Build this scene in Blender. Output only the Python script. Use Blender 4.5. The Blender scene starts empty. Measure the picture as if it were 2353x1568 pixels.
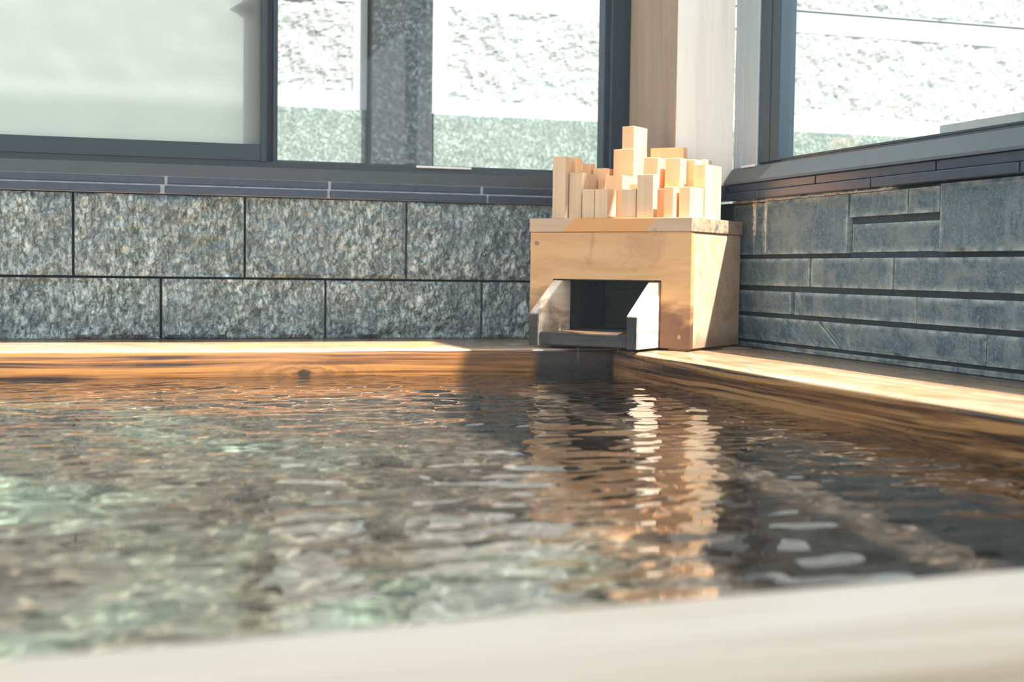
import bpy, bmesh, math, random
from mathutils import Vector, Matrix, noise
random.seed(7)
S = bpy.context.scene
COL = S.collection

# ------------------------------------------------------------------ helpers
def tag(o, label=None, cat=None, group=None, kind=None):
    if label: o['label'] = label
    if cat: o['category'] = cat
    if group: o['group'] = group
    if kind: o['kind'] = kind
    return o

def empty(name, loc=(0, 0, 0), rz=0.0):
    o = bpy.data.objects.new(name, None); COL.objects.link(o)
    o.location = loc; o.rotation_euler = (0, 0, rz); o.empty_display_size = .05
    return o

def obj(name, bm, mats, parent=None, loc=(0, 0, 0), rot=(0, 0, 0), smooth=False):
    me = bpy.data.meshes.new(name)
    bmesh.ops.recalc_face_normals(bm, faces=bm.faces[:])
    bm.to_mesh(me); bm.free()
    return link(name, me, mats, parent, loc, rot, smooth)

def link(name, me, mats, parent=None, loc=(0, 0, 0), rot=(0, 0, 0), smooth=False):
    if not isinstance(mats, (list, tuple)): mats = [mats]
    for m in mats: me.materials.append(m)
    if smooth:
        for p in me.polygons: p.use_smooth = True
    o = bpy.data.objects.new(name, me); COL.objects.link(o)
    if parent: o.parent = parent
    o.location = loc; o.rotation_euler = rot
    return o

def box(bm, x0, x1, y0, y1, z0, z1, bev=0.0, seg=1, mat=0):
    vs = [bm.verts.new((x, y, z)) for z in (z0, z1) for y in (y0, y1) for x in (x0, x1)]
    idx = [(0, 2, 3, 1), (4, 5, 7, 6), (0, 1, 5, 4), (2, 6, 7, 3), (0, 4, 6, 2), (1, 3, 7, 5)]
    fs = [bm.faces.new([vs[i] for i in f]) for f in idx]
    for f in fs: f.material_index = mat
    if bev > 0:
        es = list({e for f in fs for e in f.edges})
        r = bmesh.ops.bevel(bm, geom=es, offset=bev, segments=seg, profile=.5, affect='EDGES')
        for f in r['faces']: f.material_index = mat
    return fs

def prism(bm, poly, axis, a0, a1, mat=0):
    """extrude 2-D polygon poly along axis ('x' or 'y') from a0 to a1; poly holds (other, z)"""
    def P(p, a): return (a, p[0], p[1]) if axis == 'x' else (p[0], a, p[1])
    A = [bm.verts.new(P(p, a0)) for p in poly]; B = [bm.verts.new(P(p, a1)) for p in poly]
    n = len(poly); fs = [bm.faces.new(A), bm.faces.new(B[::-1])]
    for i in range(n): fs.append(bm.faces.new([A[i], B[i], B[(i + 1) % n], A[(i + 1) % n]]))
    for f in fs: f.material_index = mat
    return fs

def fbm(x, y, z, o=4, h=.6):
    return noise.fractal(Vector((x, y, z)), h, 2.0, o, noise_basis='PERLIN_ORIGINAL')

# ------------------------------------------------------------------ materials
def newmat(name):
    m = bpy.data.materials.new(name); m.use_nodes = True
    nt = m.node_tree; nt.nodes.clear()
    out = nt.nodes.new('ShaderNodeOutputMaterial')
    b = nt.nodes.new('ShaderNodeBsdfPrincipled')
    nt.links.new(b.outputs[0], out.inputs[0])
    return m, nt, b, out

def N(nt, t, **kw):
    n = nt.nodes.new(t)
    for k, v in kw.items():
        if k.startswith('i_'): n.inputs[k[2:].replace('_', ' ')].default_value = v
        else: setattr(n, k, v)
    return n

def coords(nt, scale=(1, 1, 1), rand=False, rot=(0, 0, 0)):
    tc = N(nt, 'ShaderNodeTexCoord'); mp = N(nt, 'ShaderNodeMapping')
    mp.inputs['Scale'].default_value = scale; mp.inputs['Rotation'].default_value = rot
    src = tc.outputs['Object']
    if rand:
        oi = N(nt, 'ShaderNodeObjectInfo'); ad = N(nt, 'ShaderNodeVectorMath', operation='MULTIPLY_ADD')
        cb = N(nt, 'ShaderNodeCombineXYZ')
        nt.links.new(oi.outputs['Random'], cb.inputs[0]); nt.links.new(oi.outputs['Random'], cb.inputs[1])
        nt.links.new(oi.outputs['Random'], cb.inputs[2])
        ad.inputs[1].default_value = (7.3, 3.1, 5.7)
        nt.links.new(cb.outputs[0], ad.inputs[0]); nt.links.new(src, ad.inputs[2])
        src = ad.outputs[0]
    nt.links.new(src, mp.inputs[0])
    return mp.outputs[0]

def noi(nt, vec, scale, detail=4, rough=.55, dist=0.0):
    n = N(nt, 'ShaderNodeTexNoise'); n.inputs['Scale'].default_value = scale
    n.inputs['Detail'].default_value = detail; n.inputs['Roughness'].default_value = rough
    n.inputs['Distortion'].default_value = dist
    nt.links.new(vec, n.inputs['Vector']); return n.outputs['Fac']

def ramp(nt, fac, stops):
    r = N(nt, 'ShaderNodeValToRGB'); cr = r.color_ramp
    while len(cr.elements) < len(stops): cr.elements.new(.5)
    for e, (p, c) in zip(cr.elements, stops):
        e.position = p; e.color = (c[0], c[1], c[2], 1) if not isinstance(c, (int, float)) else (c, c, c, 1)
    nt.links.new(fac, r.inputs[0]); return r.outputs[0]

def mix(nt, fac, a, b, mode='MIX'):
    m = N(nt, 'ShaderNodeMix', data_type='RGBA', blend_type=mode)
    for k, v in ((0, fac), (6, a), (7, b)):
        if hasattr(v, 'type') and not isinstance(v, (tuple, list)): nt.links.new(v, m.inputs[k])
        else: m.inputs[k].default_value = v if k == 0 else (v[0], v[1], v[2], 1)
    return m.outputs[2]

def bump(nt, bsdf, h, strength, dist=.002):
    b = N(nt, 'ShaderNodeBump'); b.inputs['Strength'].default_value = strength
    b.inputs['Distance'].default_value = dist
    nt.links.new(h, b.inputs['Height']); nt.links.new(b.outputs[0], bsdf.inputs['Normal'])

def wood(name, light, mid, dark, axis='x', grain=60, rough=.45, coat=0.0, stain=None, stain_scale=3.0,
         stain_lo=.55, stain_hi=.7, rand=False, bstr=.25, streak=1.5, contrast=1.0, spec=.5):
    """axis: the length direction of the fibres"""
    m, nt, b, out = newmat(name)
    sc = {'x': (streak, grain, grain), 'y': (grain, streak, grain), 'z': (grain, grain, streak)}[axis]
    v = coords(nt, sc, rand); v0 = coords(nt, (1, 1, 1), rand)
    # wander of the year rings
    big = noi(nt, coords(nt, tuple(s * .06 + .5 for s in sc), rand), 1.0, 3, .5)
    off = N(nt, 'ShaderNodeVectorMath', operation='MULTIPLY_ADD')
    cb = N(nt, 'ShaderNodeCombineXYZ')
    for i in range(3): nt.links.new(big, cb.inputs[i])
    off.inputs[1].default_value = tuple(6.0 if s > 5 else 0.0 for s in sc)
    nt.links.new(cb.outputs[0], off.inputs[0]); nt.links.new(v, off.inputs[2])
    g = noi(nt, off.outputs[0], 1.0, 3, .6)
    c = ramp(nt, g, [(.5 - .22 / contrast, dark), (.5, mid), (.5 + .2 / contrast, light)])
    if stain:
        s = noi(nt, v0, stain_scale, 5, .65, .6)
        sm = ramp(nt, s, [(stain_lo, 0), (stain_hi, 1)])
        c = mix(nt, sm, c, mix(nt, .75, c, stain))
    nt.links.new(c, b.inputs['Base Color'])
    rg = ramp(nt, noi(nt, v0, 9, 4, .6), [(.35, max(rough - .12, .03)), (.7, rough + .12)])
    nt.links.new(rg, b.inputs['Roughness'])
    b.inputs['Coat Weight'].default_value = coat; b.inputs['Coat Roughness'].default_value = .08
    b.inputs['Specular IOR Level'].default_value = spec
    bump(nt, b, g, bstr, .0012)
    return m

def plain(name, col, rough=.4, metal=0.0, spec=.5, var=.08, scale=30, bstr=0.0):
    m, nt, b, out = newmat(name)
    v = coords(nt)
    f = noi(nt, v, scale, 4, .6)
    c = ramp(nt, f, [(.3, tuple(k * (1 - var) for k in col)), (.7, tuple(min(1, k * (1 + var)) for k in col))])
    nt.links.new(c, b.inputs['Base Color'])
    b.inputs['Roughness'].default_value = rough; b.inputs['Metallic'].default_value = metal
    b.inputs['Specular IOR Level'].default_value = spec
    if bstr: bump(nt, b, f, bstr)
    return m

def stone(name, lo, mi, hi, scale=120, bstr=1.0, bdist=.006, big=7, tint=(.5, .5, .5), tintamt=.0, rough=.75, streak=(1, 1, 1), rot=(0, 0, 0), spec=.3):
    m, nt, b, out = newmat(name)
    v = coords(nt, streak, False, rot); v0 = coords(nt)
    n1 = noi(nt, v, scale, 5, .65, .8)
    n2 = noi(nt, v0, big, 3, .6)
    n3 = noi(nt, v, scale * .33, 3, .6, .5)
    c = ramp(nt, n1, [(.36, lo), (.5, mi), (.62, hi)])
    c = mix(nt, ramp(nt, n3, [(.4, .55), (.62, 0)]), c, lo)
    c = mix(nt, ramp(nt, n2, [(.35, 0), (.65, tintamt)]), c, tint)
    nt.links.new(c, b.inputs['Base Color'])
    b.inputs['Roughness'].default_value = rough; b.inputs['Specular IOR Level'].default_value = spec
    ad = N(nt, 'ShaderNodeMath', operation='ADD'); nt.links.new(n1, ad.inputs[0]); nt.links.new(n3, ad.inputs[1])
    bump(nt, b, ad.outputs[0], bstr, bdist)
    return m

M = {}
M['splitstone'] = stone('split_faced_stone', (.052, .078, .076), (.325, .395, .375), (.80, .88, .85), 68, 1.0, .010,
                        5, (.20, .26, .30), .35, streak=(1.4, 1, .7), rot=(0, .7, 0))
M['darkstone'] = stone('blue_grey_slate', (.026, .052, .075), (.062, .115, .155), (.14, .215, .26), 190, .55, .003,
                       9, (.17, .22, .23), .35, rough=.6)
nt = M['darkstone'].node_tree; b_ = next(n for n in nt.nodes if n.type == 'BSDF_PRINCIPLED')
c_ = b_.inputs['Base Color'].links[0].from_socket
f_ = noi(nt, coords(nt, (1, 55, 9)), 1.0, 4, .6); f2_ = noi(nt, coords(nt), 5.5, 3, .6)
mm_ = N(nt, 'ShaderNodeMath', operation='MULTIPLY'); nt.links.new(ramp(nt, f_, [(.45, 0), (.72, .75)]), mm_.inputs[0])
nt.links.new(ramp(nt, f2_, [(.42, 0), (.62, 1)]), mm_.inputs[1])
cc_ = mix(nt, mm_.outputs[0], c_, (.21, .26, .265))
ea_ = N(nt, 'ShaderNodeAttribute', attribute_name='edge')
em_ = N(nt, 'ShaderNodeMath', operation='MULTIPLY'); nt.links.new(ea_.outputs['Fac'], em_.inputs[0])
nt.links.new(ramp(nt, noi(nt, coords(nt), 28, 4, .65), [(.38, .1), (.60, .95)]), em_.inputs[1])
pt_ = ramp(nt, noi(nt, coords(nt, (1, 1, 1.6)), 9, 4, .6, .4), [(.50, 0), (.64, .7)])
cc_ = mix(nt, pt_, cc_, (.17, .205, .20))
nt.links.new(mix(nt, em_.outputs[0], cc_, (.34, .39, .37)), b_.inputs['Base Color'])
M['mortar'] = plain('dark_mortar', (.012, .022, .024), .9)
M['backing'] = plain('slate_backing', (.028, .048, .060), .85, var=.3, scale=60, bstr=.4)
M['lime'] = plain('pale_lime_mortar', (.46, .42, .36), .85, var=.35, scale=50, bstr=.5)
M['tile'] = plain('navy_trim_tile', (.028, .042, .072), .32, var=.2, scale=40)
M['grout'] = plain('pale_grout', (.42, .46, .5), .8, var=.2)
M['alu'] = plain('dark_bronze_aluminium', (.012, .028, .040), .42, .0, .5, .06)
M['alu_grey'] = plain('grey_aluminium_sill', (.050, .062, .068), .38, .0, .5, .06)
M['alu_lite'] = plain('pale_grey_jamb', (.34, .40, .42), .35, .2, .5, .04)
M['gasket'] = plain('black_gasket', (.006, .012, .016), .6)
M['white_plastic'] = plain('white_plastic', (.8, .8, .78), .4)
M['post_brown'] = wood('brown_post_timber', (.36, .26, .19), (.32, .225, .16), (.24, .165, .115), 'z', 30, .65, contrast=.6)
M['post_sunlit'] = wood('sun_painted_post_timber', (.92, .88, .80), (.90, .85, .76), (.80, .72, .60), 'z', 40, .6, contrast=.8)  # sunlight on the post's right face is put into this near-white colour
M['block'] = wood('bounce_tinted_cypress_block', (.90, .57, .32), (.88, .52, .27), (.84, .44, .19), 'z', 45, .6, rand=True, contrast=.55, bstr=.05, spec=.3)  # orange light bounced between the blocks is put into this colour
M['block_tan'] = wood('tan_cypress_block', (.70, .51, .33), (.64, .45, .285), (.50, .34, .20), 'z', 60, .6, rand=True, contrast=.6, bstr=.08, spec=.3)  # tan copy of the same cypress, without the bounce tint
M['boxw'] = wood('spout_box_cypress', (.66, .40, .185), (.58, .325, .13), (.42, .20, .07), 'x', 22, .42, .1,
                 (.26, .10, .035), 5.5, .56, .74, bstr=.12, contrast=.6, streak=3)
M['boxside'] = wood('spout_box_side_cypress', (.62, .46, .32), (.56, .40, .26), (.42, .27, .16), 'x', 24, .45, .1,
                    (.45, .20, .09), 6, .6, .75, bstr=.15, contrast=.8)
M['lidw'] = wood('lid_cypress', (.52, .37, .24), (.46, .31, .19), (.36, .22, .12), 'x', 26, .45, .1,
                 (.3, .12, .04), 14, .62, .70, bstr=.12, contrast=.6)
def add_patch(m, x0, x1, lean, col, amt, zref=.32, yr=(-1, .02), soft=130):
    nt = m.node_tree; b = next(n for n in nt.nodes if n.type == 'BSDF_PRINCIPLED')
    src = b.inputs['Base Color'].links[0].from_socket
    tc = N(nt, 'ShaderNodeTexCoord'); sp = N(nt, 'ShaderNodeSeparateXYZ'); nt.links.new(tc.outputs['Object'], sp.inputs[0])
    wob = noi(nt, tc.outputs['Object'], 16, 3, .5)
    def expr(op, a, c):
        n = N(nt, 'ShaderNodeMath', operation=op)
        for i, q in enumerate((a, c)):
            if isinstance(q, (int, float)): n.inputs[i].default_value = q
            else: nt.links.new(q, n.inputs[i])
        return n.outputs[0]
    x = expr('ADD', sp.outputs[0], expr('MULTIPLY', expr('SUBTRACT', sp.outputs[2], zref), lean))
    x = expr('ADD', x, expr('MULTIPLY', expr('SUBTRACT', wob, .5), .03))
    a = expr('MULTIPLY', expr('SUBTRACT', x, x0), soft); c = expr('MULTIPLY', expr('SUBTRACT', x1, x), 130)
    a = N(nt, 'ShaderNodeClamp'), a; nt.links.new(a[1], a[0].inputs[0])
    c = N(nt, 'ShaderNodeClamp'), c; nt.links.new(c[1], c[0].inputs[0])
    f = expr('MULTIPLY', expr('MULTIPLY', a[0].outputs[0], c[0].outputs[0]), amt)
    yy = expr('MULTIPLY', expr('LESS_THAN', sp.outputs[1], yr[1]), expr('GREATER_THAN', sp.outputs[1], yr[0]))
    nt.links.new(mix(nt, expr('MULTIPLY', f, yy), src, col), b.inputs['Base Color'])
def soak(m, z0, z1, col, amt, scale=14, streak=(1, 1, 1)):
    nt = m.node_tree; b = next(n for n in nt.nodes if n.type == 'BSDF_PRINCIPLED')
    src = b.inputs['Base Color'].links[0].from_socket
    v = coords(nt, streak); tc = N(nt, 'ShaderNodeTexCoord'); sp = N(nt, 'ShaderNodeSeparateXYZ')
    nt.links.new(tc.outputs['Object'], sp.inputs[0])
    mr = N(nt, 'ShaderNodeMapRange'); mr.inputs[1].default_value = z1; mr.inputs[2].default_value = z0
    nt.links.new(sp.outputs[2], mr.inputs[0])
    ad = N(nt, 'ShaderNodeMath', operation='MULTIPLY_ADD'); ad.inputs[1].default_value = .75
    nt.links.new(mr.outputs[0], ad.inputs[0]); nt.links.new(noi(nt, v, scale, 4, .6, .5), ad.inputs[2])
    f = ramp(nt, ad.outputs[0], [(.62, 0), (.95, amt)])
    nt.links.new(mix(nt, f, src, col), b.inputs['Base Color'])
def spot(m, x, z, r, col, amt, sx=1.0, ring=False, yr=(-9, 9)):
    nt = m.node_tree; b = next(n for n in nt.nodes if n.type == 'BSDF_PRINCIPLED')
    src = b.inputs['Base Color'].links[0].from_socket
    tc = N(nt, 'ShaderNodeTexCoord'); sp = N(nt, 'ShaderNodeSeparateXYZ'); nt.links.new(tc.outputs['Object'], sp.inputs[0])
    def e(op, a, c):
        n = N(nt, 'ShaderNodeMath', operation=op)
        for i, q in enumerate((a, c)):
            if isinstance(q, (int, float)): n.inputs[i].default_value = q
            else: nt.links.new(q, n.inputs[i])
        return n.outputs[0]
    wob = e('MULTIPLY', e('SUBTRACT', noi(nt, tc.outputs['Object'], 60, 3, .5), .5), .9)
    dx = e('DIVIDE', e('SUBTRACT', sp.outputs[0], x), r * sx); dz = e('DIVIDE', e('SUBTRACT', sp.outputs[2], z), r)
    d = e('ADD', e('SQRT', e('ADD', e('MULTIPLY', dx, dx), e('MULTIPLY', dz, dz)), 0), wob)
    if ring:
        d2 = e('ADD', d, 0); w = e('MULTIPLY', e('ADD', e('SINE', e('MULTIPLY', d2, 9), 0), 1), .5)
        f = e('MULTIPLY', w, ramp(nt, e('MULTIPLY', d, .25), [(.2, amt), (.8, 0)]))
    else:
        f = ramp(nt, e('MULTIPLY', d, .5), [(.35, amt), (.6, 0)])
    g_ = e('MULTIPLY', e('LESS_THAN', sp.outputs[1], yr[1]), e('GREATER_THAN', sp.outputs[1], yr[0]))
    nt.links.new(mix(nt, e('MULTIPLY', f, g_), src, col), b.inputs['Base Color'])
spot(M['boxw'], -.455, .272, .006, (.16, .08, .03), .8, 1.3)
soak(M['boxw'], .0, .17, (.085, .032, .014), .9, 13, (.7, 1, 1.6))
def blotch(m, x0, col, amt, scale, lo, hi):
    nt = m.node_tree; b = next(n for n in nt.nodes if n.type == 'BSDF_PRINCIPLED')
    src = b.inputs['Base Color'].links[0].from_socket
    tc = N(nt, 'ShaderNodeTexCoord'); sp = N(nt, 'ShaderNodeSeparateXYZ'); nt.links.new(tc.outputs['Object'], sp.inputs[0])
    g_ = N(nt, 'ShaderNodeMath', operation='GREATER_THAN'); g_.inputs[1].default_value = x0; nt.links.new(sp.outputs[0], g_.inputs[0])
    m_ = N(nt, 'ShaderNodeMath', operation='MULTIPLY'); nt.links.new(g_.outputs[0], m_.inputs[0])
    nt.links.new(ramp(nt, noi(nt, tc.outputs['Object'], scale, 4, .6, .6), [(lo, 0), (hi, amt)]), m_.inputs[1])
    nt.links.new(mix(nt, m_.outputs[0], src, col), b.inputs['Base Color'])
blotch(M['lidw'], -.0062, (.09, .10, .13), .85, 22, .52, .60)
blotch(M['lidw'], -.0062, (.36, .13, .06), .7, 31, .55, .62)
soak(M['boxside'], -.01, .06, (.16, .09, .05), .6, 10)
spot(M['boxw'], -.037, .036, .006, (.42, .25, .11), .8, .8)
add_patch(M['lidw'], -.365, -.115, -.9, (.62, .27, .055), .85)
M['cheekw'] = wood('weathered_spout_board', (.88, .78, .64), (.78, .62, .46), (.35, .2, .11), 'y', 34, .5, .1,
                   (.10, .07, .045), 8, .50, .66, bstr=.3)
M['soaked'] = wood('soaked_spout_floor', (.40, .20, .07), (.22, .10, .04), (.05, .035, .025), 'x', 40, .4, .3,
                   (.05, .05, .045), 12, .45, .6, bstr=.4)
M['mould_shade'] = wood('mould_and_shade_wood', (.060, .055, .042), (.028, .030, .026), (.010, .014, .014), 'x', 50, .6, .0,
                     (.015, .02, .02), 9, .45, .6)  # mould on the board ends, painted shade inside the box
M['rim_face'] = wood('wet_rim_face', (.30, .13, .028), (.15, .055, .012), (.02, .009, .005), 'x', 70, .28, .45,
                     (.22, .09, .03), 2.2, .5, .75, bstr=.35, streak=.9, contrast=2.4)
M['rim_top'] = wood('rim_top_wood', (.50, .36, .235), (.42, .28, .165), (.28, .15, .07), 'x', 30, .33, .35,
                    (.74, .36, .12), 3.2, .5, .62, bstr=.15, streak=1.0)
M['rim_face_y'] = wood('wet_rim_face_long', (.36, .19, .07), (.20, .09, .028), (.03, .013, .008), 'y', 70, .28, .45,
                       (.22, .09, .03), 2.2, .5, .75, bstr=.35, streak=.8, contrast=2.4)
M['rim_top_y'] = wood('rim_top_wood_long', (.56, .40, .26), (.46, .30, .17), (.30, .17, .08), 'y', 26, .33, .35,
                      (.34, .17, .07), 3.0, .5, .65, bstr=.2, streak=.8)
spot(M['rim_face'], .19, .563, .010, (.015, .008, .004), .92, 2.2)
spot(M['rim_face'], .19, .563, .016, (.02, .010, .005), .45, 4.5, True)
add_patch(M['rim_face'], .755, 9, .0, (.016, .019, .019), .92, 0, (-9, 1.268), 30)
M['near_top'] = wood('dry_near_rim', (.78, .655, .505), (.73, .605, .455), (.62, .49, .345), 'x', 30, .5, .05,
                     (.78, .62, .40), 4, .5, .7, bstr=.1)
M['tubwall'] = wood('tub_inner_boards', (.36, .19, .085), (.25, .12, .05), (.12, .055, .025), 'x', 22, .5, .0, bstr=.1)

def tubfloor():
    m, nt, b, out = newmat('tub_floor_stone')
    v = coords(nt)
    n = noi(nt, v, 2.0, 4, .5, .8); n2 = noi(nt, v, 11, 4, .6, .5)
    c = ramp(nt, n, [(.36, (.025, .016, .010)), (.47, (.075, .058, .034)), (.55, (.075, .080, .052)), (.66, (.16, .205, .145))])
    c = mix(nt, ramp(nt, n2, [(.4, 0), (.7, .5)]), c, (.06, .046, .028))
    sp = N(nt, 'ShaderNodeSeparateXYZ'); nt.links.new(v, sp.inputs[0])
    mr = N(nt, 'ShaderNodeMapRange'); nt.links.new(sp.outputs[0], mr.inputs[0])
    mr.inputs[1].default_value = -.1; mr.inputs[2].default_value = .55
    c = mix(nt, mr.outputs[0], c, mix(nt, n2, (.035, .021, .012), (.075, .046, .026)))
    nt.links.new(c, b.inputs['Base Color']); b.inputs['Roughness'].default_value = .7
    return m
M['tubfloor'] = tubfloor()

def water_mat():
    m, nt, b, out = newmat('bath_water')
    b.inputs['Base Color'].default_value = (.93, .97, .95, 1)
    b.inputs['Roughness'].default_value = 0.0
    b.inputs['IOR'].default_value = 1.333
    b.inputs['Transmission Weight'].default_value = 1.0
    return m
M['water'] = water_mat()

def glass_mat():
    m, nt, b, out = newmat('clear_window_glass'); nt.nodes.remove(b)
    t = N(nt, 'ShaderNodeBsdfTransparent'); g = N(nt, 'ShaderNodeBsdfGlossy'); f = N(nt, 'ShaderNodeLayerWeight')
    t.inputs[0].default_value = (.97, .98, .975, 1); g.inputs['Roughness'].default_value = .01
    f.inputs[0].default_value = .5
    pw = N(nt, 'ShaderNodeMath', operation='POWER'); pw.inputs[1].default_value = 5
    ma = N(nt, 'ShaderNodeMath', operation='MULTIPLY_ADD'); ma.inputs[1].default_value = .6; ma.inputs[2].default_value = .025
    nt.links.new(f.outputs['Facing'], pw.inputs[0]); nt.links.new(pw.outputs[0], ma.inputs[0])
    mx = N(nt, 'ShaderNodeMixShader'); nt.links.new(ma.outputs[0], mx.inputs[0])
    nt.links.new(t.outputs[0], mx.inputs[1]); nt.links.new(g.outputs[0], mx.inputs[2])
    nt.links.new(mx.outputs[0], out.inputs[0]); return m
M['glass'] = glass_mat()

def frost_mat():
    m, nt, b, out = newmat('frosted_window_glass'); nt.nodes.remove(b)
    r = N(nt, 'ShaderNodeBsdfRefraction'); r.inputs['Roughness'].default_value = .30; r.inputs['IOR'].default_value = 1.15
    r.inputs[0].default_value = (.90, .915, .88, 1)
    t = N(nt, 'ShaderNodeBsdfTranslucent'); t.inputs[0].default_value = (.86, .88, .84, 1)
    d = N(nt, 'ShaderNodeBsdfDiffuse'); d.inputs[0].default_value = (.6, .63, .6, 1)
    m1 = N(nt, 'ShaderNodeMixShader'); m1.inputs[0].default_value = .38
    m2 = N(nt, 'ShaderNodeMixShader'); m2.inputs[0].default_value = .15
    nt.links.new(r.outputs[0], m1.inputs[1]); nt.links.new(t.outputs[0], m1.inputs[2])
    nt.links.new(m1.outputs[0], m2.inputs[1]); nt.links.new(d.outputs[0], m2.inputs[2])
    nt.links.new(m2.outputs[0], out.inputs[0]); return m
M['frost'] = frost_mat()

M['panel_rough'] = stone('hammered_pale_stone', (.16, .175, .155), (.36, .362, .345), (.40, .402, .39), 42, .5, .008, 3, (.28, .31, .30), .4)
M['panel_smooth'] = plain('smooth_pale_stone', (.36, .38, .38), .7, var=.08, scale=5)
M['base_granite'] = stone('green_grey_granite', (.065, .09, .075), (.17, .21, .18), (.36, .41, .37), 75, .3, .004, 4, (.09, .12, .10), .4)
M['pillar_granite'] = stone('dark_granite', (.006, .010, .011), (.020, .027, .029), (.09, .11, .11), 60, .3, .004, 3, (.03, .035, .034), .5, rough=.4)
M['gravel'] = stone('pale_gravel', (.12, .12, .11), (.22, .22, .2), (.3, .3, .28), 60, .6, .01)
M['floor'] = plain('grey_floor_stone', (.32, .33, .31), .6, var=.2, scale=10)
M['blocker_wood'] = wood('blocker_boards', (.42, .28, .17), (.34, .22, .13), (.2, .13, .08), 'x', 20, .6)
M['straw'] = plain('pale_splinter', (.85, .78, .66), .5)

# ------------------------------------------------------------------ sizes (metres; z = 0 is the top of the tub rim)
YB, XR = 3.776, 1.70        # room faces of the back wall and of the right wall
FZ = -.62                   # floor of the room
WZ = -.065                  # still water level
XL = -1.55                  # left end of the tub
XI, YI, YN = 1.288, 3.25, .75   # inner edges of the right rim, back rim, near rim

# ------------------------------------------------------------------ stone walls
EDGE = None
def slab(verts, faces, mats, x0, x1, z0, z1, face, put, res, amp, seed, mi=0, edge=.006, depth=.05, freq=5.0, soft=.012):
    """one stone: a relief grid with sides; put(u, z, d) gives the world point, d is the height above `face`"""
    nx = max(2, int(round((x1 - x0) / res))); nz = max(2, int(round((z1 - z0) / res)))
    base = len(verts)
    tilt = (random.uniform(-.5, .5) * amp, random.uniform(-.5, .5) * amp)
    for j in range(nz + 1):
        for i in range(nx + 1):
            u = x0 + (x1 - x0) * i / nx; z = z0 + (z1 - z0) * j / nz
            de = min(u - x0, x1 - u, z - z0, z1 - z)
            k = min(1.0, de / soft)
            k = k * k * (3 - 2 * k)
            h = fbm(u * freq + seed, z * freq, seed * 1.7, 5) * amp + fbm(u * 34, z * 34, seed, 3) * amp * .38
            h += tilt[0] * (i / nx - .5) + tilt[1] * (j / nz - .5)
            if i in (0, nx) or j in (0, nz): hh = -edge * .35
            else: hh = h * k
            if EDGE is not None: EDGE[len(verts)] = max(0.0, 1 - de / .011)
            verts.append(put(u, z, face + hh))
    w = nx + 1
    for j in range(nz):
        for i in range(nx):
            a = base + j * w + i
            faces.append((a, a + 1, a + w + 1, a + w)); mats.append(mi)
    # sides
    ring = [base + i for i in range(w)] + [base + j * w + nx for j in range(1, nz + 1)] + \
           [base + nz * w + i for i in range(nx - 1, -1, -1)] + [base + j * w for j in range(nz - 1, 0, -1)]
    loc = [(x0 + (x1 - x0) * ((r - base) % w) / nx, z0 + (z1 - z0) * ((r - base) // w) / nz) for r in ring]
    b2 = len(verts)
    for (u, z) in loc: verts.append(put(u, z, face - depth))
    n = len(ring)
    for i in range(n):
        faces.append((ring[i], b2 + i, b2 + (i + 1) % n, ring[(i + 1) % n])); mats.append(mi)

def add_box_py(verts, faces, mats, b, mi):
    x0, x1, y0, y1, z0, z1 = b; o = len(verts)
    for z in (z0, z1):
        for y in (y0, y1):
            for x in (x0, x1): verts.append((x, y, z))
    for f in [(0, 2, 3, 1), (4, 5, 7, 6), (0, 1, 5, 4), (2, 6, 7, 3), (0, 4, 6, 2), (1, 3, 7, 5)]:
        faces.append(tuple(o + k for k in f)); mats.append(mi)

def build_py(name, verts, faces, midx, mats, parent=None, smooth=False, attr=None):
    me = bpy.data.meshes.new(name); me.from_pydata(verts, [], faces); me.update()
    if attr:
        at = me.attributes.new('edge', 'FLOAT', 'POINT')
        for i in range(len(verts)): at.data[i].value = attr.get(i, 0.0)
    o = link(name, me, mats, parent, smooth=smooth)
    for p, i in zip(me.polygons, midx): p.material_index = i
    bm = bmesh.new(); bm.from_mesh(me); bmesh.ops.recalc_face_normals(bm, faces=bm.faces[:]); bm.to_mesh(me); bm.free()
    return o

V, F, MI = [], [], []
put_b = lambda u, z, d: (u, YB - d, z)
g = .0035
xs_top = [-1.86, -1.405, -.95, -.497, -.045, .405, .860, 1.313, 1.70]
xs_bot = [-1.63, -1.175, -.72, -.268, .181, .629, 1.086, 1.54, 1.70]
for k in range(len(xs_top) - 1):
    slab(V, F, MI, xs_top[k] + g, xs_top[k + 1] - g, .1695, .389, 0, put_b, .0055, .020, 3.1 * k + 1, 0)
for k in range(len(xs_bot) - 1):
    slab(V, F, MI, xs_bot[k] + g, xs_bot[k + 1] - g, .001, .1625, 0, put_b, .0055, .020, 3.7 * k + 40, 0)
add_box_py(V, F, MI, (-1.9, 1.72, YB + .036, YB + .16, FZ, .392), 1)
tag(build_py('wall_back', V, F, MI, [M['splitstone'], M['mortar']]), 'low wall of split-faced grey stone blocks under the sliding window', None, None, 'structure')

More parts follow.
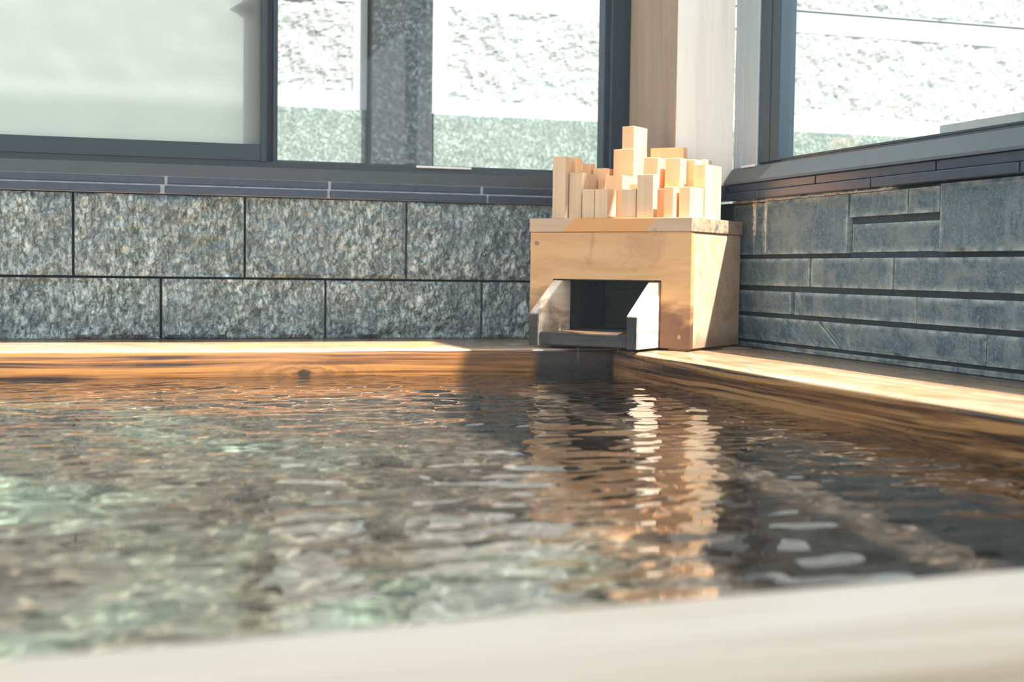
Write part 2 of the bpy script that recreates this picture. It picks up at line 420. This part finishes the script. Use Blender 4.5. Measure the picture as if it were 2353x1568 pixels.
V, F, MI = [], [], []
put_r = lambda u, z, d: (XR - d, u, z)
EDGE = {}
rows = [ # y0, y1, z0, z1, face height above the wall plane
    (3.21, 3.262, .25, .385, .004), (3.275, 3.40, .25, .385, .0),
    (2.803, 3.203, .25, .388, .004), (2.56, 2.794, .334, .388, .003), (2.442, 2.553, .334, .388, .005), (2.442, 2.794, .252, .317, -.006),
    (1.90, 2.436, .25, .392, .007), (1.35, 1.894, .25, .392, .002), (.7, 1.344, .25, .392, .004), (.0, .694, .25, .392, .004),
    (2.980, 3.40, .168, .238, .0), (2.612, 2.966, .168, .238, .003), (2.05, 2.605, .168, .238, .002), (1.45, 2.044, .168, .238, .004), (.8, 1.444, .168, .238, .0), (0, .794, .168, .238, .0),
    (3.071, 3.40, .0965, .153, .0), (2.518, 3.046, .0965, .153, .002), (1.80, 2.513, .0965, .153, .004), (1.2, 1.794, .0965, .153, .001), (.3, 1.194, .0965, .153, .003),
    (2.275, 2.784, .022, .084, .003), (1.9, 2.270, .022, .084, .005), (1.2, 1.894, .022, .084, .002), (.3, 1.194, .022, .084, .003),
    (.0, 3.40, .001, .012, -.008)]
for k, (y0, y1, z0, z1, hf) in enumerate(rows):
    slab(V, F, MI, y0, y1, z0, z1, hf, put_r, .007, .0035, 2.3 * k + 90, 0, edge=.004, depth=.035, freq=9, soft=.006)
sh = lambda z: (z - .0545) / .063 * .105
slab(V, F, MI, 2.882, 3.40, .022, .084, .0, lambda u, z, d: (XR - d, u + sh(z) * (3.40 - u) / .518, z), .007, .0035, 201, 0, edge=.004, depth=.035, freq=9, soft=.006)
slab(V, F, MI, 2.789, 2.872, .022, .084, .0, lambda u, z, d: (XR - d, u + sh(z) * (u - 2.789) / .083, z), .007, .0035, 203, 0, edge=.004, depth=.035, freq=9, soft=.006)
slab(V, F, MI, 2.62, 3.40, .3895, .3955, .004, put_r, .004, .010, 207, 2, edge=.002, depth=.03, freq=30, soft=.002)
slab(V, F, MI, 3.203, 3.209, .255, .388, .003, put_r, .004, .006, 209, 2, edge=.002, depth=.03, freq=30, soft=.002)
slab(V, F, MI, 3.262, 3.274, .30, .388, .003, put_r, .004, .010, 211, 2, edge=.002, depth=.03, freq=30, soft=.002)
add_box_py(V, F, MI, (XR + .012, XR + .15, -.6, 3.9, FZ, .394), 1)
tag(build_py('wall_right', V, F, MI, [M['darkstone'], M['backing'], M['lime']], attr=EDGE), 'low wall of stacked dark blue-grey slate slabs under the right window', None, None, 'structure')

EDGE = None
# ------------------------------------------------------------------ navy tile trims along the top of both walls
bm = bmesh.new()
box(bm, -1.9, 1.60, YB - .006, YB + .1, .3925, .4405, 0, 1, 1)
for xa, xb in [(-1.6, -1.158), (-1.150, -.71), (-.702, -.262), (-.254, .1895), (.1975, .633), (.641, 1.075), (1.083, 1.52)]:
    box(bm, xa, xb, YB - .010, YB + .02, .4185, .4375, .0018, 2, 0)
for xa, xb in [(-1.6, -1.170), (-1.160, -.724), (-.714, -.270), (-.260, .178), (.190, .629), (.638, 1.092), (1.100, 1.55)]:
    box(bm, xa, xb, YB - .018, YB + .02, .3935, .4135, .002, 2, 0)
tag(obj('trim_1', bm, [M['tile'], M['grout']]), 'two courses of narrow navy tiles with pale grout below the back window', None, None, 'structure')
bm = bmesh.new()
box(bm, XR - .008, XR + .1, -.2, 3.40, .3975, .4405, 0, 1, 1)
for ya, yb in [(2.926, 3.39), (2.436, 2.920), (1.94, 2.430), (1.45, 1.934), (.9, 1.444), (.3, .894)]:
    box(bm, XR - .022, XR + .02, ya, yb, .4185, .4395, .0018, 2, 0)
for ya, yb in [(3.203, 3.39), (2.669, 3.198), (2.16, 2.664), (1.65, 2.154), (1.1, 1.644), (.5, 1.094)]:
    box(bm, XR - .030, XR + .02, ya, yb, .3965, .4170, .002, 2, 0)
tag(obj('trim_2', bm, [M['tile'], M['alu_lite']]), 'two courses of narrow navy tiles below the right window', None, None, 'structure')

# ------------------------------------------------------------------ back window
WT = 1.55
w1 = empty('window_1', (0, YB, .44)); tag(w1, 'dark aluminium sliding window in the back wall', None, None, 'structure')
def child(name, bm, m, par):
    """bmesh in world coordinates, stored relative to its parent"""
    bmesh.ops.translate(bm, verts=bm.verts[:], vec=-Vector(par.location))
    return obj(name, bm, m, par)
bm = bmesh.new()
prism(bm, [(YB - .012, .4405), (YB + .09, .4405), (YB + .09, .4965), (YB + .035, .4965), (YB + .035, .489), (YB + .002, .489), (YB - .012, .472)], 'x', -1.9, 1.56)
box(bm, -1.9, 1.56, YB - .012, YB + .09, WT, WT + .06)
box(bm, 1.476, 1.545, YB - .004, YB + .05, .489, WT, .002)
box(bm, 1.462, 1.50, YB + .02, YB + .07, .489, WT, .002)
box(bm, -1.9, -1.84, YB - .01, YB + .09, .489, WT, .002)
child('window_frame', bm, M['alu_grey'], w1)
w1.children[0].data.materials.append(M['alu'])
me = w1.children[0].data
for p in me.polygons:
    if p.center.z > .055: p.material_index = 1
# inner frosted sash
bm = bmesh.new()
box(bm, -1.84, .4476, YB + .000, YB + .028, .489, .535, .002)
box(bm, -1.84, .4640, YB + .000, YB + .028, WT - .05, WT, .002)
box(bm, .4476, .4640, YB - .002, YB + .030, .487, WT - .05, .002)
box(bm, -1.84, -1.79, YB + .000, YB + .028, .535, WT - .05, .002)
child('sash', bm, M['alu'], w1).name = 'sash_frosted'
bm = bmesh.new(); box(bm, -1.80, .4490, YB + .012, YB + .017, .530, WT - .045)
child('frosted_pane', bm, M['frost'], w1)['label'] = 'frosted white glass pane'
# outer clear sash
bm = bmesh.new()
box(bm, .405, .452, YB + .036, YB + .062, .489, WT, .002)
box(bm, .482, .4965, YB + .026, YB + .062, .487, WT, .002)
box(bm, .4640, .482, YB + .034, YB + .050, .487, WT, .0, 1, 1)
box(bm, .4965, 1.465, YB + .036, YB + .062, .4885, .4975, .001)
box(bm, .4965, 1.465, YB + .036, YB + .062, WT - .04, WT, .001)
child('sash', bm, [M['alu'], M['gasket']], w1).name = 'sash_clear'
bm = bmesh.new(); box(bm, .49, 1.47, YB + .047, YB + .052, .492, WT - .03)
child('clear_pane', bm, M['glass'], w1)
# crescent lock seen as a blur through the frosted glass
bm = bmesh.new()
prism(bm, [(.402, .885), (.402, .930), (.388, .918), (.366, .905), (.388, .896)], 'y', YB + .026, YB + .052)
child('window_lock', bm, M['alu'], w1)
bm = bmesh.new(); box(bm, .884, 1.046, YB - .015, YB - .008, .4865, .4925, .0015, 2)
o = child('drain_cover', bm, M['white_plastic'], w1); o['label'] = 'thin white strip on the window sill'
bm = bmesh.new(); box(bm, -1.9, 1.72, YB, YB + .12, WT + .06, 1.70)
tag(obj('trim_3', bm, M['post_brown']), 'wooden lintel over the back window', None, None, 'structure')

WR = 2.12
# ------------------------------------------------------------------ right window
w2 = empty('window_2', (XR, 1.4, .44)); tag(w2, 'dark aluminium window in the right wall', None, None, 'structure')
bm = bmesh.new()
prism(bm, [(XR - .032, .4405), (XR + .09, .4405), (XR + .09, .4935), (XR + .012, .4935), (XR + .012, .486), (XR - .004, .486), (XR - .030, .447)], 'y', -.3, 3.405)
child('window_sill', bm, M['alu_grey'], w2)
bm = bmesh.new()
box(bm, XR - .002, XR + .06, 3.268, 3.405, .486, WR - .082, .002)
for y in (3.385, 3.360, 3.350): box(bm, XR - .0035, XR + .01, y, y + .006, .486, WR - .082, .001)
child('jamb', bm, M['alu_lite'], w2)
bm = bmesh.new()
box(bm, XR + .002, XR + .05, 3.160, 3.268, .492, WR - .082, .003)
box(bm, XR + .000, XR + .02, 3.205, 3.214, .492, WR - .082, .001)
box(bm, XR + .002, XR + .05, .2, 3.160, WR - .12, WR - .082, .003)
box(bm, XR + .002, XR + .05, .1, .2, .492, WR - .082, .003)
box(bm, XR + .010, XR + .05, .2, 3.160, .4935, .500, .001)
box(bm, XR + .006, XR + .05, .2, 3.160, 1.60, 1.715, .002)  # transom bar added above the view to shade the left spout cheek
child('sash', bm, M['alu'], w2)
bm = bmesh.new(); box(bm, XR + .030, XR + .035, .15, 3.17, .495, WR - .09)
child('clear_pane', bm, M['glass'], w2)
bm = bmesh.new(); box(bm, XR - .008, XR - .001, 3.27, 3.345, .485, .491, .001)
child('drain_cover', bm, M['white_plastic'], w2)['label'] = 'small white cover at the foot of the jamb'

bm = bmesh.new(); box(bm, XR, XR + .12, -.6, 3.9, WR - .08, WR + .12)  # out-of-view beam added to cast shade on the tub floor
tag(obj('shade_header', bm, M['post_brown']), 'unseen timber header added to shade the tub floor', None, None, 'structure')

# ------------------------------------------------------------------ corner post
bm = bmesh.new()
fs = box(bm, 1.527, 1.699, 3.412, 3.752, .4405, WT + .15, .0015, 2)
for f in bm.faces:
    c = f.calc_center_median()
    if c.y < 3.414: f.material_index = 1  # right face takes the colour painted as sunlit
p = obj('corner_post', bm, [M['post_brown'], M['post_sunlit']])
tag(p, 'square wooden corner post between the two windows, brown left face and right face coloured as if sunlit', 'post')
bm = bmesh.new(); box(bm, 1.50, 1.72, 3.405, 3.80, .400, .4400, .002)
tag(obj('trim_4', bm, M['tile']), 'tile cap under the corner post', None, None, 'structure')

# ------------------------------------------------------------------ unseen roofs added to block sun and sky; floor, ground
bm = bmesh.new(); box(bm, -2.4, 1.78, 2.93, 4.0, 1.70, 1.76)
tag(obj('shade_eave', bm, M['blocker_wood']), 'unseen wooden eave added to keep sun off the back wall', None, None, 'structure')
bm = bmesh.new(); box(bm, -4, 1.90, -3, .28, 1.70, 1.76)
tag(obj('shade_roof', bm, M['blocker_wood']), 'unseen wooden roof added to shade the near rim', None, None, 'structure')
bm = bmesh.new(); box(bm, -4, XR + .012, -3, YB + .02, FZ - .05, FZ)
tag(obj('floor', bm, M['floor']), 'stone floor of the bath room', None, None, 'structure')
bm = bmesh.new(); box(bm, -6, 9, YB + .16, 5.25, .02, .10); box(bm, XR + .15, 9, -3, YB + .16, .02, .10)
tag(obj('ground', bm, M['gravel']), 'pale gravel ground outside the windows', None, None, 'structure')

# ------------------------------------------------------------------ garden wall outside
YO = 5.30
gw = empty('garden_wall', (1.5, YO, .1))
tag(gw, 'bright stone garden wall of framed panels outside the windows', 'wall')
def panel(x0, x1, z0, z1, seed, bl=.05, bb=.058, br=.05, bt=.05, last=False):
    V, F, MI = [], [], []
    put = lambda u, z, d: (u - gw.location.x, YO - d - gw.location.y, z - gw.location.z)
    slab(V, F, MI, x0 + bl, x1 - br, z0 + bb, z1 - bt, .004, put, .011, .007, seed, 0, edge=-.002, depth=.03, freq=7, soft=.01)
    for b in [(x0, x1, z0, z0 + bb), (x0, x1, z1 - bt, z1), (x0, x0 + bl, z0 + bb, z1 - bt), (x1 - br, x1, z0 + bb, z1 - bt)]:
        add_box_py(V, F, MI, (b[0] - gw.location.x, b[1] - gw.location.x, -.006, .10, b[2] - gw.location.z, b[3] - gw.location.z), 1)
    return build_py('stone_panel', V, F, MI, [M['panel_rough'], M['panel_smooth']], gw)
panel(-1.0, 1.040, .822, 1.29, 11, br=.054)
panel(1.303, 2.85, .822, 1.335, 12, bl=.062, bt=.085)
panel(2.86, 4.60, .822, 1.335, 13, bl=.004, br=.004, bt=.085, bb=.068)
panel(4.61, 6.3, .822, 1.335, 14, bl=.03, bt=.085)
panel(-1.0, 1.040, 1.30, 1.80, 15); panel(1.303, 2.85, 1.345, 1.85, 16, bb=.01); panel(2.86, 6.3, 1.345, 1.85, 17, bb=.004)
bm = bmesh.new()
for a, b in [(-1, .10), (.105, 1.035), (1.310, 2.84), (2.85, 4.4), (4.405, 6.3)]:
    box(bm, a, b, YO - .012, YO + .1, .10, .8205, .002)
child('base_course', bm, M['base_granite'], gw)
bm = bmesh.new(); box(bm, 1.049, 1.296, YO - .05, YO + .1, .1, 1.9, .003)
tag(obj('stone_pillar', bm, M['pillar_granite']), 'dark speckled granite pillar in the garden wall behind the clear pane', 'pillar')
bm = bmesh.new(); box(bm, -1, 6.3, YO + .1, YO + .14, .1, 1.9)
child('wall_core', bm, M['mortar'], gw)
# low stone ledge outside the right window
bm = bmesh.new()
prism(bm, [(2.02, .10), (2.55, .10), (2.60, .545), (2.03, .575)], 'y', .6, 2.93)
tag(obj('stone_ledge', bm, M['floor']), 'low grey stone ledge just outside the right window', 'ledge')

# ------------------------------------------------------------------ bathtub
tub = empty('bathtub', (.3, 2.0, FZ))
tag(tub, 'large sunken wooden bathtub with broad plank rims, full of clear water', 'bathtub')
def rim_profile(inner, outer, top, bottom, r, sgn):
    """(pos, z) polygon; inner edge rounded with radius r; sgn = direction from inner to outer"""
    pts = [(inner, bottom), (inner, top - r)]
    for k in range(1, 6):
        a = math.pi / 2 * k / 5
        pts.append((inner + sgn * r * (1 - math.cos(a)), top - r + r * math.sin(a)))
    pts += [(outer, top), (outer, bottom)]
    return pts
def wavy_extrude(prof, axis, a0, a1, n, amp, seed, mats_of):
    bm = bmesh.new(); rings = []
    for i in range(n + 1):
        a = a0 + (a1 - a0) * i / n
        d = amp * noise.noise(Vector((a * 2.1 + seed, seed, 0))) + amp * .3 * noise.noise(Vector((a * 9 + seed, 1, seed)))
        ring = []
        for k, (p, z) in enumerate(prof):
            last = k >= len(prof) - 2
            pp = p + (0 if last else d); zz = z + (.0 if k in (0, len(prof) - 1) else .35 * d)
            ring.append(bm.verts.new((a, pp, zz) if axis == 'x' else (pp, a, zz)))
        rings.append(ring)
    m = len(prof)
    for i in range(n):
        for k in range(m):
            f = bm.faces.new([rings[i][k], rings[i + 1][k], rings[i + 1][(k + 1) % m], rings[i][(k + 1) % m]])
            f.material_index = mats_of(k, m); f.smooth = True
    for r in (rings[0], rings[-1]): bm.faces.new(r)
    return bm
side_top = lambda k, m: 1 if 3 <= k <= m - 3 else 0
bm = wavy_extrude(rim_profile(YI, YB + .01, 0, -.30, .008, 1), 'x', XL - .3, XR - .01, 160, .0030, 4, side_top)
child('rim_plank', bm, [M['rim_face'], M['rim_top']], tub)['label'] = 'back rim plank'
bm = wavy_extrude(rim_profile(XI, 1.502, 0, -.30, .014, 1), 'y', -.6, YI + .002, 160, .0035, 9, side_top)
child('rim_plank', bm, [M['rim_face_y'], M['rim_top_y']], tub)['label'] = 'right rim plank'
bm = wavy_extrude(rim_profile(1.506, XR + .008, -.0012, -.30, .003, 1), 'y', -.6, YI + .002, 60, .0006, 14, side_top)
child('rim_plank', bm, [M['rim_face_y'], M['rim_top_y']], tub)['label'] = 'right rim plank against the slate wall'
# near rim: a slightly skewed board, then a second board behind a dark groove
nr = math.radians(4.36)
def skew(bm, piv):
    bmesh.ops.rotate(bm, verts=bm.verts[:], cent=Vector(piv), matrix=Matrix.Rotation(nr, 3, 'Z'))
bm = wavy_extrude(rim_profile(.729, .548, 0, -.12, .010, -1), 'x', -1.4, XI + .1, 90, .0015, 21, side_top)
skew(bm, (0, .729, 0))
bmesh.ops.translate(bm, verts=bm.verts[:], vec=-Vector(tub.location))
nm = obj('rim_plank', bm, [M['near_top'], M['near_top']], tub); nm['label'] = 'near rim plank, blurred'
bm = wavy_extrude(rim_profile(.521, .30, .000, -.12, .008, -1), 'x', -1.4, XI + .1, 60, .001, 27, side_top)
skew(bm, (0, .729, 0))
bmesh.ops.translate(bm, verts=bm.verts[:], vec=-Vector(tub.location))
obj('rim_plank', bm, [M['near_top'], M['near_top']], tub)['label'] = 'outer near rim plank'
bm = bmesh.new()
box(bm, XL - .02, XI + .05, YI + .012, YI + .05, FZ + .06, -.25)
box(bm, XI + .02, XI + .06, .45, YI + .04, FZ + .06, -.25)
box(bm, XL - .04, XL, .45, YI + .04, FZ + .06, 0)
box(bm, XL, XI + .02, .50, .58, FZ + .06, -.10)
child('inner_boards', bm, M['tubwall'], tub)
bm = bmesh.new(); box(bm, XL, XI + .02, .55, YI + .02, FZ + .04, FZ + .08)
child('tub_floor', bm, M['tubfloor'], tub)

# ------------------------------------------------------------------ water surface
def hwater(x, y):
    # distance from the spout mouth: stronger chop there
    dx, dy = x - 1.10, y - 2.95
    r = math.hypot(dx, dy)
    h = .0026 * noise.noise(Vector((x * 2.2, y * 3.4, 3.1)))
    h += .0022 * noise.noise(Vector((x * 5.5 + y * 2.2, y * 9.0 - x * 1.5, 7.7)))
    h += .0021 * noise.noise(Vector((x * 13 + y * 5, y * 24 - x * 5, 1.3)))
    h += .00062 * noise.noise(Vector((x * 34 + y * 8, y * 52 - x * 14, 9.3)))
    h += .0009 * math.sin(r * 62 + 5 * noise.noise(Vector((x * 3, y * 3, 0)))) * math.exp(-r * 1.1)
    return h
nx, ny = 400, 400
x0, x1, y0, y1 = XL, XI + .012, .56, YI + .010
V = []; F = []
for j in range(ny + 1):
    for i in range(nx + 1):
        x = x0 + (x1 - x0) * i / nx; y = y0 + (y1 - y0) * j / ny
        V.append((x, y, WZ + hwater(x, y)))
for j in range(ny):
    for i in range(nx):
        a = j * (nx + 1) + i
        F.append((a, a + 1, a + nx + 2, a + nx + 1))
me = bpy.data.meshes.new('water'); me.from_pydata(V, [], F); me.update()
wat = link('water', me, M['water'], smooth=True)
tag(wat, 'clear rippling hot bath water filling the wooden tub', 'water', None, 'stuff')

# ------------------------------------------------------------------ spout box: local x = -a (to the right), y = depth, z up
TH = math.radians(48.2)
CX, CY = 1.443, 3.098
bx = empty('spout_box', (CX, CY, .0), -TH)
tag(bx, 'cypress wooden water spout box with open trough standing in the tub corner', 'spout')
A0, A1, DP, ZB, ZT = .008, .474, .335, .006, .3005
def bxp(name, m, *boxes, bev=.0015, par=None):
    bm = bmesh.new()
    for (a0, a1, d0, d1, z0, z1) in boxes: box(bm, -a1, -a0, d0, d1, z0, z1, bev, 2)
    return obj(name, bm, m, par or bx)
OA0, OA1, OZ = .089, .404, .178
bm = bmesh.new()
# front panel as one board with the opening cut out
pts_o = [(-A1, ZB), (-OA1, ZB), (-OA1, OZ), (-OA0, OZ), (-OA0, ZB), (-A0, ZB), (-A0, ZT), (-A1, ZT)]
fa = [bm.verts.new((p[0], .0, p[1])) for p in pts_o]; fb = [bm.verts.new((p[0], .0205, p[1])) for p in pts_o]
bm.faces.new(fa); bm.faces.new(fb[::-1])
for i in range(8): bm.faces.new([fa[i], fb[i], fb[(i + 1) % 8], fa[(i + 1) % 8]])
obj('front_panel', bm, M['boxw'], bx)
bxp('side_panel', M['boxside'], (A0 + .0005, A0 + .022, .0225, DP, ZB, ZT))
bxp('side_panel', M['boxside'], (A1 - .022, A1, .0215, DP - .04, ZB, ZT))
bxp('back_panel', M['mould_shade'], (A0 + .022, A1 - .022, .25, .27, ZB, ZT))  # the box's inner shade is put into this panel's colour
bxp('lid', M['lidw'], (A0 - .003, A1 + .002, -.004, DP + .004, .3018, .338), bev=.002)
bxp('batten', M['tubwall'], (.02, .07, .01, .30, .0005, .0062), (.42, .46, .02, .25, .0005, .0062), bev=0)
# trough
L = .125
def cheek(a0, a1):
    bm = bmesh.new(); prof = [(-L, .006), (-L, .0885), (.0, OZ - .004), (.24, OZ - .004), (.24, .006)]
    P = [bm.verts.new((-a1, d, z)) for d, z in prof]; Q = [bm.verts.new((-a0, d, z)) for d, z in prof]
    bm.faces.new(P); bm.faces.new(Q[::-1])
    for i in range(5): bm.faces.new([P[i], Q[i], Q[(i + 1) % 5], P[(i + 1) % 5]])
    bmesh.ops.bevel(bm, geom=bm.edges[:], offset=.0015, segments=2, affect='EDGES')
    o = obj('spout_cheek', bm, [M['boxw'], M['cheekw'], M['mould_shade']], bx)
    for p in o.data.polygons:
        if p.normal.x > .8: p.material_index = 1
        elif p.normal.y < -.9: p.material_index = 2
        elif p.normal.z > .3 and p.normal.y < -.3: p.material_index = 1
    return o
cheek(OA0 + .0055, OA0 + .035)
cheek(OA1 - .028, OA1 - .0005)
bxp('shade_lining', M['mould_shade'], (OA1 - .030, OA1 - .0285, .045, .249, .042, OZ), (OA0 + .0355, OA0 + .037, .045, .249, .042, OZ), (OA0 + .03, OA1 - .02, .0215, .249, OZ - .003, OZ + .002), (OA0 + .037, OA1 - .030, .045, .245, .0425, .044), bev=0)  # near-black sheets added to paint the shade inside the trough
sf = bxp('spout_floor', [M['soaked'], M['mould_shade']], (OA0 + .036, OA1 - .029, -L + .004, .24, .008, .042), bev=.004)
for p in sf.data.polygons:
    if p.normal.y < -.8: p.material_index = 1

# ------------------------------------------------------------------ wooden blocks standing on the lid
def wblock(a0, a1, d0, d1, z0, z1, label, mat='block', tilt=0.0, yaw=0.0):
    am, dm = (a0 + a1) / 2, (d0 + d1) / 2
    wx = CX - am * math.cos(TH) + dm * math.sin(TH); wy = CY + am * math.sin(TH) + dm * math.cos(TH)
    bm = bmesh.new(); box(bm, -(a1 - a0) / 2, (a1 - a0) / 2, -(d1 - d0) / 2, (d1 - d0) / 2, 0, z1 - z0, .0014, 2)
    o = obj('wooden_block', bm, M[mat], None, (wx, wy, z0), (0, tilt, -TH + yaw))
    return tag(o, label, 'wooden block', 'cypress blocks standing on the spout box')
T = .338
wblock(.379, .418, .015, .043, T, .503, 'tall narrow block at the far left front edge of the lid', 'block_tan')
wblock(.338, .376, .030, .115, T, .460, 'second block from the left in the front row, medium height', 'block_tan')
wblock(.292, .328, .015, .065, T, .414, 'low tan block just right of the medium block at front left', 'block_tan')
wblock(.253, .2895, .012, .066, T, .4135, 'low block with a bright right side half cut by a shadow', 'block_tan')
wblock(.174, .216, .020, .066, T, .413, 'low dark-grained block in the front row left of the slim upright', 'block_tan')
wblock(.121, .168, .012, .037, T, .449, 'slim upright tan block in the middle of the front row', 'block_tan')
wblock(.111, .140, .070, .098, T, .415, 'low orange block glimpsed right behind the slim upright', 'block')
wblock(.065, .092, .012, .099, T, .416, 'low deep block with a broad pale side, front row right', 'block')
wblock(.027, .058, .030, .118, T, .416, 'low pale block at the right end of the front row', 'block')
wblock(.027, .061, .125, .234, T, .480, 'big tall pale block at the far right of the lid', 'block')
wblock(.066, .094, .148, .206, T, .495, 'orange block just left of and behind the big far right block', 'block')
wblock(.087, .131, .101, .140, T, .496, 'tall block right of the leaning one, pale narrow side', 'block')
wblock(.152, .194, .085, .140, T, .4985, 'tall block leaning slightly to the right in the middle', 'block', tilt=.06)
wblock(.245, .306, .150, .232, T, .5295, 'largest square block carrying the topmost block', 'block')
wblock(.246, .282, .152, .234, .5298, .590, 'topmost block standing on the largest block', 'block')
wblock(.139, .237, .237, .262, T, .537, 'wide orange block at the back right of the largest block', 'block')
wblock(.378, .402, .070, .105, T, .505, 'thin block directly behind the tall far left block', 'block')
wblock(.366, .391, .130, .158, T, .492, 'small rear block right of the thin one at back left', 'block')
wblock(.319, .357, .130, .204, T, .478, 'rear orange block left of the largest block', 'block')
wblock(.238, .287, .070, .134, T, .453, 'middle-row orange block in front of the largest block', 'block')
wblock(.322, .336, .119, .128, T, .448, 'sliver of a block between the medium block and the middle-row orange block', 'block')
wblock(.197, .221, .075, .120, T, .430, 'short orange block peeking above the dark-grained one', 'block')
wblock(.066, .078, .215, .258, T, .500, 'rearmost thin block behind the far right ones', 'block')

# ------------------------------------------------------------------ drips under the spout and splinters on the rim
def drip(loc, h, r):
    bm = bmesh.new(); rings = []
    n = 10
    for k in range(n + 1):
        t = k / n; rr = r * (.25 + .75 * math.sin(math.pi * min(1, t * .9 + .1)) ** .7) * (1 + .3 * math.sin(k * 1.9))
        rings.append([bm.verts.new((rr * math.cos(a * math.pi / 4), rr * math.sin(a * math.pi / 4), -h * t)) for a in range(8)])
    for k in range(n):
        for a in range(8): bm.faces.new([rings[k][a], rings[k][(a + 1) % 8], rings[k + 1][(a + 1) % 8], rings[k + 1][a]])
    bm.faces.new(rings[0]); bm.faces.new(rings[-1])
    return obj('water_drip', bm, M['water'], None, loc, smooth=True)
def bw(a, d, z): return (CX - a * math.cos(TH) + d * math.sin(TH), CY + a * math.sin(TH) + d * math.cos(TH), z)
tag(drip(bw(.262, -L + .006, .0085), .046, .0016), 'thin drip of water falling from the middle of the spout lip', 'water drip')
tag(drip(bw(.150, -L + .006, .0085), .014, .0014), 'tiny water drop under the right end of the spout lip', 'water drip')
def straw(p, q, r, label):
    p, q = Vector(p), Vector(q); bm = bmesh.new(); d = (q - p)
    bmesh.ops.create_cone(bm, segments=6, radius1=r, radius2=r * .6, depth=d.length, cap_ends=True)
    o = obj('wood_splinter', bm, M['straw'], None, (p + q) / 2); o.rotation_euler = d.to_track_quat('Z', 'Y').to_euler()
    tag(o, label, 'splinter')
straw((1.315, 2.79, .0015), (1.345, 2.90, .012), .0012, 'small pale splinter on the right rim near the spout box')
straw((1.300, 2.50, .0012), (1.322, 2.56, .006), .0010, 'curved pale splinter on the edge of the right rim')

# ------------------------------------------------------------------ steam drifting over the bath
sm = bpy.data.materials.new('thin_steam'); sm.use_nodes = True
nt = sm.node_tree; nt.nodes.clear()
vo = nt.nodes.new('ShaderNodeOutputMaterial'); vs = nt.nodes.new('ShaderNodeVolumeScatter')
vs.inputs['Color'].default_value = (.82, .92, 1, 1); vs.inputs['Density'].default_value = .0075; vs.inputs['Anisotropy'].default_value = .35
nt.links.new(vs.outputs[0], vo.inputs['Volume'])
bm = bmesh.new(); box(bm, -1.5, 1.26, .8, 3.0, WZ + .012, 1.60)
tag(obj('steam', bm, sm), 'thin bluish steam hanging over the hot water', 'steam', None, 'stuff')

# ------------------------------------------------------------------ light
sd = Vector((1, -1.1, 2.78)).normalized()
sun = bpy.data.lights.new('sun', 'SUN'); sun.energy = 14.0; sun.angle = math.radians(.8); sun.color = (1.0, .975, .94)
so = bpy.data.objects.new('sun', sun); COL.objects.link(so); so.location = sd * 8
so.rotation_euler = sd.to_track_quat('Z', 'Y').to_euler()
W = bpy.data.worlds.new('world'); S.world = W; W.use_nodes = True
nt = W.node_tree; nt.nodes.clear()
wo = nt.nodes.new('ShaderNodeOutputWorld'); bg = nt.nodes.new('ShaderNodeBackground')
tc = nt.nodes.new('ShaderNodeTexCoord'); sp = nt.nodes.new('ShaderNodeSeparateXYZ')
nt.links.new(tc.outputs['Generated'], sp.inputs[0])
c = ramp(nt, sp.outputs[2], [(.0, (.92, .95, .95)), (.45, (.78, .89, .95)), (1.0, (.55, .74, .95))])
nt.links.new(c, bg.inputs[0]); bg.inputs[1].default_value = 1.3
nt.links.new(bg.outputs[0], wo.inputs[0])

# true refracted sunlight through the water surface
try:
    sun.cycles.is_caustics_light = True
    wat.cycles.is_caustics_caster = True
    for o in bpy.data.objects:
        if o.name.startswith(('tub_floor', 'inner_boards')): o.cycles.is_caustics_receiver = True
except Exception as e:
    print('caustics', e)

# ------------------------------------------------------------------ camera
def cam_matrix(yaw, pitch, roll):
    cy, sy, cp, sp_ = math.cos(yaw), math.sin(yaw), math.cos(pitch), math.sin(pitch)
    fw = Vector((sy * cp, cy * cp, -sp_)); r = Vector((cy, -sy, 0)); d = fw.cross(r)
    cr, sr = math.cos(roll), math.sin(roll)
    r2 = cr * r + sr * d; d2 = -sr * r + cr * d
    m = Matrix.Identity(4)
    for i in range(3): m[i][0] = r2[i]; m[i][1] = -d2[i]; m[i][2] = -fw[i]
    return m
cam = bpy.data.cameras.new('camera'); co = bpy.data.objects.new('camera', cam); COL.objects.link(co)
m = cam_matrix(math.radians(17.347), math.radians(3.022), math.radians(-.782))
m.translation = Vector((0, 0, .2)); co.matrix_world = m
cam.sensor_width = 36; cam.lens = 3100 / 2353 * 36
cam.clip_start = .02
cam.dof.use_dof = True; cam.dof.focus_distance = 3.0; cam.dof.aperture_fstop = 4.2
S.camera = co

S.view_settings.view_transform = 'Standard'; S.view_settings.look = 'None'
S.view_settings.gamma = 1; S.view_settings.use_curve_mapping = False
S.view_settings.exposure = 0.8
S.cycles.use_denoising = True
S.cycles.max_bounces = 9; S.cycles.diffuse_bounces = 4; S.cycles.transmission_bounces = 6
S.cycles.use_adaptive_sampling = True; S.cycles.adaptive_threshold = .02; S.cycles.transparent_max_bounces = 12
S.cycles.sample_clamp_indirect = 4.0
